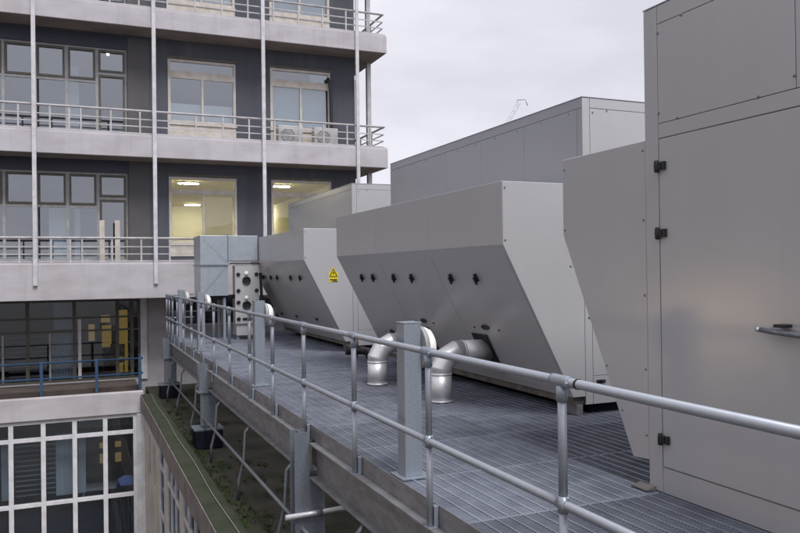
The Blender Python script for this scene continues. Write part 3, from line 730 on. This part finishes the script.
# lamp posts on the walkway
def walk_light(y, lab, h=1.19):
    t = thing('walkway_light', lab, 'lamp post', (2.40, y, 0), 'galvanised lamp posts along the walkway rail')
    x0, x1 = 2.33, 2.475
    b = MB(); b.prism([(y + .155, .012), (y + .155, h), (y, h + .0), (y, .012)], 'x', x0, x1); b.build('post', 'galv', t, bevel=.006)
    b = MB(); b.box(x0 - .003, x1 + .003, y - .003, y + .158, h + .001, h + .012); b.build('post_cap', 'galv', t)
    b = MB(); b.box(x0 - .05, x1 + .06, y - .06, y + .2, .003, .012); b.build('base_plate', 'galv', t)
    cz = h - .19
    b = MB(); b.lathe([(.165, 0), (.17, .012), (.165, .035), (.15, .04)], (x1 + .001, y + .08, cz), 'x', 24); fx = b.build('bulkhead_lamp', 'grey_frame', t)
    b = MB(); b.lathe([(.158, .041), (.156, .06), (.14, .095), (.10, .122), (.05, .135), (.004, .138)], (x1 + .001, y + .08, cz), 'x', 24); b.build('lens', 'dome', fx)
    return t
walk_light(5.42, 'nearest galvanised lamp post with a white dome lamp beside the insulated pipe')
walk_light(10.75, 'second nearest galvanised lamp post with white dome lamp, left of the nearest unit hoods')
walk_light(16.2, 'galvanised lamp post with white dome lamp in front of the blue-grey duct')
walk_light(19.4, 'farthest galvanised lamp post with white dome lamp at the tower end')

# low guardrail on the roof with joggled posts
rg = thing('roof_guardrail', 'low grey tube rail with kinked posts on the mossy roof', 'railing', (2.05, 12, -1.53))
b = MB(); b.tube([(2.105, 5.2, -1.0), (2.105, 19.6, -1.0)], .022, 10); b.build('rail', 'dull', rg)
b = MB(); y = 10.6
b.tube([(2.235, y, -.505), (2.15, y, -.60), (2.125, y, -.99), (2.05, y, -1.27), (2.045, y, -1.528)], .021, 10); q0 = b.build('post', 'dull', rg)
for yy in (12.9, 8.35, 15.25, 17.5, 19.4, 6.05): shift(q0, rg, (0, yy - y, 0))

# scaffold tube poking out past the column
st = thing('scaffold_tube', 'short pale scaffold tube clamped across the near steel column', 'tube', (2.2, 7.5, -.8))
b = MB(); b.tube([(1.92, 7.53, -.86), (2.62, 7.53, -.84)], .028, 14); b.build('tube', 'silver', st)
b = MB(); b.tube([(2.24, 7.53, -.851), (2.30, 7.53, -.849)], .038, 12); b.box(2.245, 2.295, 7.558, 7.575, -.89, -.81); b.build('clamp', 'beam', st)

# ------------------------------------------------------------------ air handling units
def make_hinge(x, y, z, parent):
    """black hinge on a face that looks towards -x; knuckle at larger y"""
    b = MB(); b.lathe([(.004, -.045), (.017, -.04), (.02, 0), (.017, .04), (.004, .045)], (x - .02, y, z), 'z', 12)
    b.box(x - .028, x + .002, y - .042, y - .018, z - .025, z + .027); b.box(x - .024, x + .002, y - .075, y - .047, z - .028, z + .03); b.box(x - .014, x + .002, y - .05, y - .04, z - .018, z + .018)
    return b.build('hinge', 'black', parent, bevel=.003)
def latch(parent, c, tilt=0.0):
    b = MB(); b.box(-.028, .0, -.022, .022, -.05, .05); b.box(-.05, -.0285, -.017, .017, -.075, .02)
    return b.build('latch', 'black', parent, bevel=.004, matrix=Matrix.Translation(c) @ Matrix.Rotation(tilt, 4, 'Y'))
def small_screw(parent, p, axis):
    b = MB(); b.lathe([(.011, -.004), (.011, .0), (.007, .003)] if axis != 'x' else [(.007, -.004), (.011, 0), (.011, .003)], p, axis, 8)
    return b.build('screw', 'dull', parent)
def plates_x(b, x, t, rects):
    for y0, y1, z0, z1 in rects: b.box(x, x + t, y0 + .0025, y1 - .0025, z0 + .0025, z1 - .0025)
def plates_y(b, y, t, rects):
    for x0, x1, z0, z1 in rects: b.box(x0 + .0025, x1 - .0025, y, y + t, z0 + .0025, z1 - .0025)

# nearest unit: side faces the rail, hood points away along the walkway
u3 = thing('air_handling_unit', 'nearest pale grey air handling unit with black hinges and door handle', 'air handling unit', (5, 2.2, 0))
xf, ye, xb = 3.835, 4.43, 6.6
b = MB(); b.box(xf + .016, xb, -1.15, ye - .016, .004, 3.455); cab = b.build('cabinet', 'panel', u3)
def upart(name, fill, m='panel', bv=.003, par=None):
    b = MB(); fill(b); return b.build(name, m, par or u3, bevel=bv)
T = .016
upart('corner_trim', lambda b: plates_x(b, xf, T, [(4.29, ye, .0, 3.468)]))
upart('top_trim', lambda b: plates_x(b, xf, T, [(-1.15, 4.29, 3.335, 3.468)]))
upart('panel', lambda b: plates_x(b, xf, T, [(3.155, 4.29, 2.625, 3.335)]))
upart('panel', lambda b: plates_x(b, xf, T, [(1.50, 3.03, 2.625, 3.335)])); upart('panel', lambda b: plates_x(b, xf, T, [(-1.15, 1.38, 2.625, 3.335)]))
upart('mullion_trim', lambda b: plates_x(b, xf, T, [(3.03, 3.155, 2.625, 3.335), (1.38, 1.5, 2.625, 3.335)]))
upart('band_trim', lambda b: plates_x(b, xf, T, [(-1.15, 4.29, 2.52, 2.625)]))
door = upart('door', lambda b: plates_x(b, xf - .004, T + .003, [(2.95, 4.283, .19, 2.515)]))
upart('door', lambda b: plates_x(b, xf - .004, T + .003, [(1.4, 2.82, .19, 2.515)]))
upart('door', lambda b: plates_x(b, xf - .004, T + .003, [(-1.15, 1.27, .19, 2.515)]))
upart('mullion_trim', lambda b: plates_x(b, xf, T, [(2.82, 2.95, .19, 2.515), (1.27, 1.4, .19, 2.515)]))
upart('base_trim', lambda b: plates_x(b, xf, T, [(-1.15, 4.29, .0, .185)]))
upart('roof_cap', lambda b: b.box(xf - .004, xb + .01, -1.16, ye + .004, 3.47, 3.478))
upart('end_panel', lambda b: plates_y(b, ye - .0155, T, [(xf + .02, xb, .0, 3.466)]))
for z in (2.32, 1.845, .385): make_hinge(xf - .004, 4.285, z, u3)
prof = [(ye + .002, .205), (ye + .175, .19), (5.46, 1.89), (5.46, 2.53), (ye + .002, 2.53)]
hood = MB(); hood.prism(prof, 'x', xf + .002, xb - .1); ho = hood.build('hood', 'panel', u3, bevel=.006)
for y, z in ((4.455, 2.46), (4.455, 1.95), (4.455, 1.40), (4.455, .86), (4.455, .38), (5.43, 2.44), (5.43, 1.93), (5.36, 1.62), (5.12, 1.20), (4.9, .84), (4.72, .52)):
    small_screw(ho, (xf + .0005, y, z), 'x')
for y, z in ((4.28, 3.27), (4.28, 2.70), (4.10, 2.632), (3.42, 2.632), (3.165, 2.70), (4.05, 3.328), (3.6, 3.328)):
    small_screw(u3, (xf - .001, y, z), 'x')
# door handle
b = MB(); b.tube([(xf - .062, 3.40, 1.225), (xf - .064, 3.28, 1.215), (xf - .060, 3.10, 1.205), (xf - .045, 3.02, 1.205)], .016, 12); hd = b.build('handle', 'dull', door)
b = MB(); b.box(xf - .05, xf - .003, 2.99, 3.06, 1.10, 1.29); b.build('handle_plate', 'black', hd, bevel=.008)
b = MB(); b.box(xf - .075, xf - .004, 3.2, 3.275, 1.243, 1.262); b.build('handle_guard', 'black', hd, bevel=.004)
b = MB(); b.lathe([(.004, -.012), (.011, -.008), (.013, 0), (.011, .008), (.004, .012)], (xf - .07, 3.385, 1.226), 'y', 12); b.build('handle_tip', 'paper', hd)
b = MB(); b.prism([(3.745, .004), (3.83, .004), (3.83, .03), (3.745, .012)], 'y', 4.36, 4.52); b.build('foot_bracket', 'pink', u3)

def hooded_unit(y0, y1, xh, xk, xd, zh, zb, zt, lab, nd, yk1):
    """hood overhangs the walkway (towards -x); tall cabinet behind it"""
    u = thing('air_handling_unit', lab, 'air handling unit', ((xk + xd) / 2, (y0 + y1) / 2, 0))
    b = MB(); b.box(xk + .014, xd, y0 + .014, yk1, .11, zt - .01); b.build('cabinet', 'cabinet', u)
    def part(name, fill, m=None, bv=.003, par=None):
        m = m or ('cabinet' if name in ('top_trim', 'panel', 'corner_trim', 'roof_cap') else 'panel')
        b = MB(); fill(b); return b.build(name, m, par or u, bevel=bv)
    # cabinet front above the hood: cap strip and panels
    part('top_trim', lambda b: plates_x(b, xk, .014, [(y0, yk1, zt - .115, zt)]))
    n = 5; L = (yk1 - y0 - .1) / n
    for i in range(n):
        part('panel', lambda b: plates_x(b, xk, .014, [(y0 + .10 + i * L, y0 + .10 + (i + 1) * L, zh + .01, zt - .115)]))
    part('corner_trim', lambda b: plates_x(b, xk, .014, [(y0, y0 + .10, zh + .01, zt - .115)]))
    for i in range(n * 2):
        small_screw(u, (xk - .001, y0 + .25 + i * L / 2, zt - .145), 'x')
    # end face (towards the camera)
    part('end_trim', lambda b: plates_y(b, y0, .014, [(xk, xk + .1, .11, zt), (xk + .1, xd, zt - .115, zt)]))
    part('end_panel', lambda b: plates_y(b, y0, .014, [(xk + .1, xd, .42, zt - .115)]))
    part('end_panel', lambda b: plates_y(b, y0, .014, [(xk + .1, xd, .11, .42)]))
    for x, z in ((xk + .14, zt - .16), (xk + .33, zt - .13), (xk + .9, zt - .13)): small_screw(u, (x, y0 - .001, z), 'y')
    part('roof_cap', lambda b: b.box(xk - .006, xd + .01, y0 - .006, yk1 + .006, zt + .001, zt + .009))
    # hood
    xbot = xk - .17
    prof = [(xk - .004, .2), (xbot, .2), (xh, zb), (xh, zh), (xk - .004, zh)]
    ho = part('hood', lambda b: b.prism(prof, 'y', y0 + .006, y1), bv=.005)
    ep = [(xk - .004, .204), (xbot + .004, .204), (xh + .004, zb), (xh + .004, zh - .004), (xk - .004, zh - .004)]
    e = part('hood_end', lambda b: b.prism(ep, 'y', y0 - .002, y0 + .005), par=ho)
    for x, z in ((xh + .03, zh - .07), (xh + .03, zb + .05), (xh + .06, zb - .2), (xh + .30, zb - .66), (xh + .52, zb - 1.1), (xh + .70, zb - 1.46)):
        small_screw(ho, (x, y0 - .003, z), 'y')
    # fascia plates and door plates on the slope
    W = (y1 - y0) / nd
    for i in range(nd):
        a, c = y0 + i * W, y0 + (i + 1) * W
        part('fascia_panel', lambda b: plates_x(b, xh - .003, .003, [(a, c, zb + .002, zh - .001)]), par=ho, bv=.001)
    d = Vector((xbot - xh, 0, .2 - zb)); Ls = d.length; d.normalize(); nrm = Vector((d.z, 0, -d.x)).normalized()
    if nrm.x > 0: nrm = -nrm
    tilt = math.atan2(-d.x, -d.z)
    for i in range(nd):
        a, c = y0 + i * W + .03, y0 + (i + 1) * W - .03
        b = MB(); P = lambda s, y, h: Vector((xh, y, zb)) + d * s + nrm * h
        vs = [b.bm.verts.new(P(s, y, h)) for s in (.10, Ls - .07) for y in (a, c) for h in (0, .004)]
        for q in ((0, 1, 3, 2), (4, 6, 7, 5), (0, 4, 5, 1), (2, 3, 7, 6), (0, 2, 6, 4), (1, 5, 7, 3)): b.face([vs[k] for k in q])
        b.build('hood_door', 'panel', ho, bevel=.002)
    # plinth, coloured near black to stand for shade under the unit
    part('base_tray', lambda b: b.box(xk - .15, xd - .02, y0 + .03, yk1 - .03, .125, .196), m='dark_tray', bv=0)
    part('plinth', lambda b: b.box(xk + .12, xd - .1, y0 + .10, yk1 - .1, .004, .122), m='block', bv=0)
    part('runner', lambda b: b.box(xk - .10, xk - .02, y0 + .03, y0 + .35, .004, .12), m='beam', bv=0)
    part('gap_shadow_plate', lambda b: b.box(xk - .06, xk + .01, y0 + .06, y1 - .06, .107, .198), m='black', bv=0) if False else None
    return u, ho, d, nrm, tilt, xh, zb

u2, h2, d2, n2, t2, xh2, zb2 = hooded_unit(6.925, 12.42, 4.11, 5.135, 7.4, 2.53, 1.86, 3.485,
    'middle air handling unit with large sloping hood and silver pipe under it', 3, 12.47)
def on_slope(xh, zb, d, nrm, z, y, off): 
    s = (z - zb) / d.z; return Vector((xh, y, zb)) + d * s + nrm * off
for y in (11.62, 11.12, 10.28, 9.64, 8.44, 7.80): latch(h2, on_slope(xh2, zb2, d2, n2, 1.52, y, .008), t2)
for y, z in ((9.98, .89), (11.5, .63), (8.17, .91)):
    b = MB(); b.lathe([(.055, -.012), (.06, 0), (.04, .012)], (0, 0, 0), 'x', 14)
    b.build('quarter_latch', 'black', h2, matrix=Matrix.Translation(on_slope(xh2, zb2, d2, n2, z, y, .012)) @ Matrix.Rotation(t2, 4, 'Y') @ Matrix.Diagonal((1, 1.6, .6, 1)))
    for dy in (-.3, .3):
        b = MB(); b.lathe([(.012, -.006), (.012, .006)], (0, 0, 0), 'x', 8); b.build('screw', 'black', h2, matrix=Matrix.Translation(on_slope(xh2, zb2, d2, n2, z - .02, y + dy, .01)) @ Matrix.Rotation(t2, 4, 'Y'))
b = MB(); b.box(5.28, 5.38, 6.895, 6.924, .34, .375); b.box(5.31, 5.35, 6.87, 6.894, .345, .37); b.build('latch', 'black', u2)
u1, h1, d1, n1, t1, xh1, zb1 = hooded_unit(14.5, 19.4, 4.12, 5.13, 7.2, 2.46, 1.84, 3.37,
    'farthest air handling unit with sloping hood and yellow warning sign', 3, 19.45)
for y in (18.7, 17.9, 17.3, 16.1, 15.35): latch(h1, on_slope(xh1, zb1, d1, n1, 1.50, y, .008), t1)
for y, z in ((18.8, .58), (17.4, .58), (15.75, .60)):
    b = MB(); b.lathe([(.055, -.012), (.06, 0), (.04, .012)], (0, 0, 0), 'x', 14)
    b.build('quarter_latch', 'black', h1, matrix=Matrix.Translation(on_slope(xh1, zb1, d1, n1, z, y, .012)) @ Matrix.Rotation(t1, 4, 'Y') @ Matrix.Diagonal((1, 1.6, .6, 1)))
# yellow warning sign on the end of the hood
sx, sz, sy = 4.72, 1.54, 14.497
b = MB(); b.box(sx - .095, sx + .095, sy - .004, sy, sz - .14, sz + .06); b.prism([(sx - .06, sz + .06), (sx + .06, sz + .06), (sx + .012, sz + .15), (sx - .012, sz + .15)], 'y', sy - .004, sy)
sg = b.build('warning_sign', 'yellow', h1)
b = MB(); cz = sz + .045
for a0, a1 in (((-.075, -.075), (.075, -.075)), ((.075, -.075), (0, .085)), ((0, .085), (-.075, -.075))):
    b.tube([(sx + a0[0], sy - .006, cz + a0[1]), (sx + a1[0], sy - .006, cz + a1[1])], .007, 6)
b.prism([(sx + .01, cz + .045), (sx - .022, cz - .012), (sx + .002, cz - .008), (sx - .012, cz - .06), (sx + .024, cz + .004), (sx + .002, cz + .002)], 'y', sy - .008, sy - .0045)
b.box(sx - .075, sx + .075, sy - .008, sy - .0045, sz - .105, sz - .085); b.box(sx - .02, sx + .085, sy - .008, sy - .0045, sz - .132, sz - .115)
b.build('warning_symbol', 'black', sg)

# insulated pipes rising out of the grating into the sloping hood
def pipe(x, y, xe, lab, flange=True, r=.135, zt=.60):
    t = thing('insulated_pipe', lab, 'pipe', (x, y, .002), 'silver clad pipes under the middle unit')
    b = MB(); b.tube([(x, y, .004), (x, y, zt - .26)], r, 28); rz = b.build('riser', 'silver', t)
    b = MB(); b.lathe([(r + .002, -.012), (r + .006, -.006), (r + .006, .006), (r + .002, .012)], (x, y, zt - .26), 'z', 28); b.build('seam_band', 'silver', rz)
    b = MB(); b.tube([(x, y, zt - .256), (x, y, zt - .20), (x + .075, y, zt - .07), (x + .21, y, zt), (x + .29, y, zt)], r - .002, 28, facet=True); b.build('elbow', 'silver', t)
    b = MB(); b.tube([(x + .292, y, zt), (xe, y, zt)], r, 28); b.build('horizontal_run', 'silver', t)
    b = MB(); b.lathe([(r + .001, -.01), (r + .006, -.005), (r + .006, .005), (r + .001, .01)], (x + .30, y, zt), 'x', 28); b.build('seam_band', 'silver', t)
    b = MB(); b.lathe([(r + .012, .004), (r + .012, .02), (r + .002, .024)], (x, y, 0), 'z', 28); b.build('floor_collar', 'silver', t)
    return t
pipe(4.10, 8.42, 4.78, 'nearer silver clad pipe elbow rising from the grating into the sloping hood')
pipe(3.93, 10.12, 4.78, 'farther silver clad pipe elbow behind the galvanised lamp post', zt=.58)
def flange(y, zc):
    b = MB(); P = lambda z, yy, o: on_slope(xh2, zb2, d2, n2, z, yy, o)
    A = [(zc + .21, y - .19), (zc + .21, y + .19), (zc - .22, y + .19), (zc - .27, y - .19)]
    lo = [b.bm.verts.new(P(z, yy, .008)) for z, yy in A]; hi = [b.bm.verts.new(P(z, yy, .022)) for z, yy in A]
    b.face(hi); b.face(lo[::-1])
    for i in range(4): b.face([lo[i], lo[(i + 1) % 4], hi[(i + 1) % 4], hi[i]])
    b.build('pipe_collar', 'black', h2)
flange(8.42, .60); flange(10.12, .58)
# small brass valve between the units
v = thing('valve', 'small orange-brown valve with black hose between the two farther units', 'valve', (4.75, 13.3, .01))
b = MB(); b.tube([(4.75, 13.3, .22), (4.75, 13.3, .36)], .05, 12); b.box(4.66, 4.70, 13.26, 13.34, .22, .40); b.build('valve_body', 'orange', v)
b = MB(); b.tube([(4.55, 13.3, .15), (4.85, 13.25, .15), (4.9, 12.9, .14), (4.75, 12.6, .12)], .075, 12); b.build('hose', 'black', v)
b = MB(); b.box(4.72, 4.78, 13.27, 13.33, .003, .08); b.build('foot', 'beam', v)

# ------------------------------------------------------------------ duct and pipe cabinet in front of the far unit
du = thing('air_duct', 'blue-grey sheet metal duct with flanges beside the far unit', 'duct', (3.3, 19, 0))
b = MB(); b.box(2.73, 3.375, 18.5, 19.55, 1.812, 2.50); b.build('duct_section', 'galv_blue', du, bevel=.006)
b = MB(); b.box(3.395, 4.10, 18.5, 19.55, 1.90, 2.50); b.build('duct_section', 'galv_blue', du, bevel=.006)
b = MB(); b.prism([(18.5, 1.06), (19.5, 1.0), (19.55, 1.788), (18.5, 1.788)], 'x', 2.73, 3.375); b.build('duct_drop', 'galv_blue', du, bevel=.006)
b = MB(); b.box(2.70, 3.41, 18.47, 19.58, 1.790, 1.810); b.build('flange', 'galv', du)
b = MB(); b.box(3.377, 3.393, 18.47, 19.58, 1.84, 2.53); b.build('flange', 'galv', du)
b = MB()
for i in range(13):
    f = i / 12
    b.box(2.80 + .52 * f - .012, 2.80 + .52 * f + .012, 18.494, 18.4985, 1.12 + .62 * f - .035, 1.12 + .62 * f + .035)
b.build('cross_break_glint', 'galv', du)  # raised strips stand for streaky reflections along the sheet's cross-break
b = MB()
for i in range(11):
    f = i / 10; b.box(2.82 + .5 * f - .010, 2.82 + .5 * f + .010, 18.494, 18.4985, 2.40 - .5 * f - .03, 2.40 - .5 * f + .03)
b.build('cross_break_glint', 'galv', du)
b = MB(); b.tube([(2.76, 18.62, 1.0), (3.6, 18.62, 1.04)], .05, 10); b.build('damper_rod', 'black', du)
for x in (2.8, 3.3):
    for y in (18.6, 19.4):
        b = MB(); b.box(x - .03, x + .03, y - .03, y + .03, .003, 1.02); b.build('leg', 'galv', du)
pc = thing('pipe_cabinet', 'pale steel cabinet with round black ports and bolts beside the far hood', 'cabinet', (3.83, 18.9, 0))
b = MB(); b.box(3.53, 4.11, 18.42, 18.46, .38, 1.80); pl = b.build('port_plate', 'panel', pc, bevel=.004)
b = MB(); b.box(3.56, 4.09, 18.462, 18.9, .10, 1.78); b.build('cabinet_body', 'panel', pc)
b = MB(); b.box(3.40, 4.12, 18.40, 18.46, 1.815, 1.845); b.build('top_rail', 'black', pc)
b = MB(); b.box(3.45, 4.10, 18.46, 18.5, 1.86, 1.895); b.build('top_rail', 'beam', pc)
for z in (1.42, .83):
    b = MB(); b.lathe([(.075, 0), (.10, -.004), (.10, -.03), (.075, -.034), (.075, -.012)], (3.80, 18.419, z), 'y', 24); b.build('port', 'black', pl)
    b = MB(); b.lathe([(.03, 0), (.05, -.01), (.03, -.02)], (3.80, 18.415, z + .17), 'y', 12); b.build('port_lug', 'paper', pl)
q0 = None
for z in (1.57, 1.18, .90, .50):
    for x in (3.60, 4.04):
        if q0 is None:
            b = MB(); b.lathe([(.04, 0), (.045, -.02), (.03, -.035)], (x, 18.419, z), 'y', 12); b.box(x - .02, x + .05, 18.38, 18.418, z - .015, z + .015); q0 = b.build('clamp', 'black', pl); c0 = (x, z)
        else: shift(q0, pl, (x - c0[0], 0, z - c0[1]))
b = MB(); b.box(3.70, 3.92, 18.40, 18.419, .47, .52); b.build('pull_handle', 'black', pl)
for x in (3.6, 4.05):
    b = MB(); b.box(x - .03, x + .03, 18.5, 18.6, .003, .098); b.build('foot', 'galv', pc)
b = MB(); b.tube([(4.16, 18.5, 1.60), (4.17, 18.48, 1.2), (4.20, 18.45, .7), (4.30, 18.4, .3)], .035, 10); b.build('cable', 'black', pc)

# ------------------------------------------------------------------ distant crane
cr = thing('crane', 'pale distant tower crane jib rising above the grey unit roof', 'crane', (80, 160, -9.5))
def lattice(p0, p1, w, n, name):
    p0, p1 = Vector(p0), Vector(p1); d = (p1 - p0).normalized(); s = d.cross(Vector((0, 0, 1))).normalized(); u = s.cross(d).normalized()
    b = MB(); c = lambda f, k: p0.lerp(p1, f) + (s * (w / 2 * (1, -1, 0)[k]) + u * (w * (0, 0, .87)[k])) * (1 - .35 * f)
    for k in range(3): b.tube([c(0, k), c(1, k)], .055, 6)
    for i in range(n):
        for k in range(3): b.tube([c(i / n, k), c((i + 1) / n, (k + 1) % 3)], .035, 5)
    return b.build(name, 'crane', cr)
base = Vector((81, 162, 11)); tip = Vector((93.6, 149.2, 39.6))
lattice(base, tip, 1.3, 22, 'jib')
lattice((80, 162, -9.5), (80, 162.01, 13), 2.0, 12, 'mast')
b = MB(); b.box(78.5, 81.5, 160.5, 163.5, 10, 13); b.build('cab', 'crane', cr)
lattice((80, 162, 11.5), (74, 168, 12.5), 1.6, 6, 'counter_jib')
b = MB(); b.tube([tip + Vector((-.6, .4, .6)), tip + Vector((.9, -.9, .6)), tip + Vector((1.2, -1.2, -.8))], .13, 8); b.build('jib_head', 'crane', cr)

# ------------------------------------------------------------------ sky, sun, camera
W = bpy.data.worlds.new('World'); S.world = W; W.use_nodes = True
nt = W.node_tree; nt.nodes.clear()
out = nt.nodes.new('ShaderNodeOutputWorld'); bg = nt.nodes.new('ShaderNodeBackground'); bg.inputs[1].default_value = .1
sky = nt.nodes.new('ShaderNodeTexSky'); sky.sky_type = 'NISHITA'; sky.sun_disc = False
SUN_EL, SUN_AZ = D2R(58), D2R(172)     # azimuth clockwise from +Y
sky.sun_elevation = SUN_EL; sky.sun_rotation = SUN_AZ
tc = nt.nodes.new('ShaderNodeTexCoord'); mp = nt.nodes.new('ShaderNodeMapping'); mp.inputs['Scale'].default_value = (1.3, 1.3, 4.0)
nz = nt.nodes.new('ShaderNodeTexNoise'); nz.inputs['Scale'].default_value = 1.6; nz.inputs['Detail'].default_value = 6; nz.inputs['Roughness'].default_value = .55
rp = nt.nodes.new('ShaderNodeValToRGB')
rp.color_ramp.elements[0].position = .33; rp.color_ramp.elements[0].color = (7.5, 7.4, 8.3, 1)
rp.color_ramp.elements[1].position = .68; rp.color_ramp.elements[1].color = (10.1, 10.0, 10.8, 1)
mx = nt.nodes.new('ShaderNodeMix'); mx.data_type = 'RGBA'; mx.inputs[0].default_value = .93
nt.links.new(tc.outputs['Generated'], mp.inputs[0]); nt.links.new(mp.outputs[0], nz.inputs['Vector']); nt.links.new(nz.outputs[0], rp.inputs[0])
nt.links.new(sky.outputs[0], mx.inputs[6]); nt.links.new(rp.outputs[0], mx.inputs[7]); nt.links.new(mx.outputs[2], bg.inputs[0]); nt.links.new(bg.outputs[0], out.inputs[0])
sd = bpy.data.lights.new('sun', 'SUN'); sd.energy = 3.2; sd.angle = D2R(25); sd.color = (1, .992, .988)
so = bpy.data.objects.new('sun', sd); COL.objects.link(so)
dirv = Vector((math.sin(SUN_AZ) * math.cos(SUN_EL), math.cos(SUN_AZ) * math.cos(SUN_EL), math.sin(SUN_EL)))
so.rotation_euler = dirv.to_track_quat('Z', 'Y').to_euler(); so.location = (0, -20, 40)

# camera solved from the photograph's vanishing points
f, cx, cy = 765.0, 400.0, 266.5
a = Vector((75 - cx, 275 - cy, f)).normalized()
h = Vector((1, -.0122)); a2 = Vector((75 - cx, 275 - cy)); t = -(f * f + a2.length_squared) / a2.dot(h)
v2 = Vector((75, 275)) + h * t
bx = Vector((v2.x - cx, v2.y - cy, f)).normalized()
zz = bx.cross(a)
if zz.y > 0: zz = -zz
Rm = Matrix((bx, a, zz))                 # camera (right, down, forward) -> world
right, down, fwd = Rm @ Vector((1, 0, 0)), Rm @ Vector((0, 1, 0)), Rm @ Vector((0, 0, 1))
cam = bpy.data.cameras.new('camera'); cam.sensor_width = 36; cam.lens = 36 * f / 800; cam.clip_start = .05; cam.clip_end = 3000
co = bpy.data.objects.new('camera', cam); COL.objects.link(co); S.camera = co
mw = Matrix((right, -down, -fwd)).transposed().to_4x4(); mw.translation = Vector((0, 0, 1.6)); co.matrix_world = mw
S.view_settings.view_transform = 'Standard'; S.view_settings.look = 'None'; S.view_settings.gamma = 1; S.view_settings.exposure = 0
S.view_settings.use_curve_mapping = False
S.cycles.max_bounces = 8; S.cycles.transparent_max_bounces = 12; S.cycles.use_denoising = True
S.cycles.sample_clamp_indirect = 4
for o in S.objects:
    if '_w' in o: del o['_w']
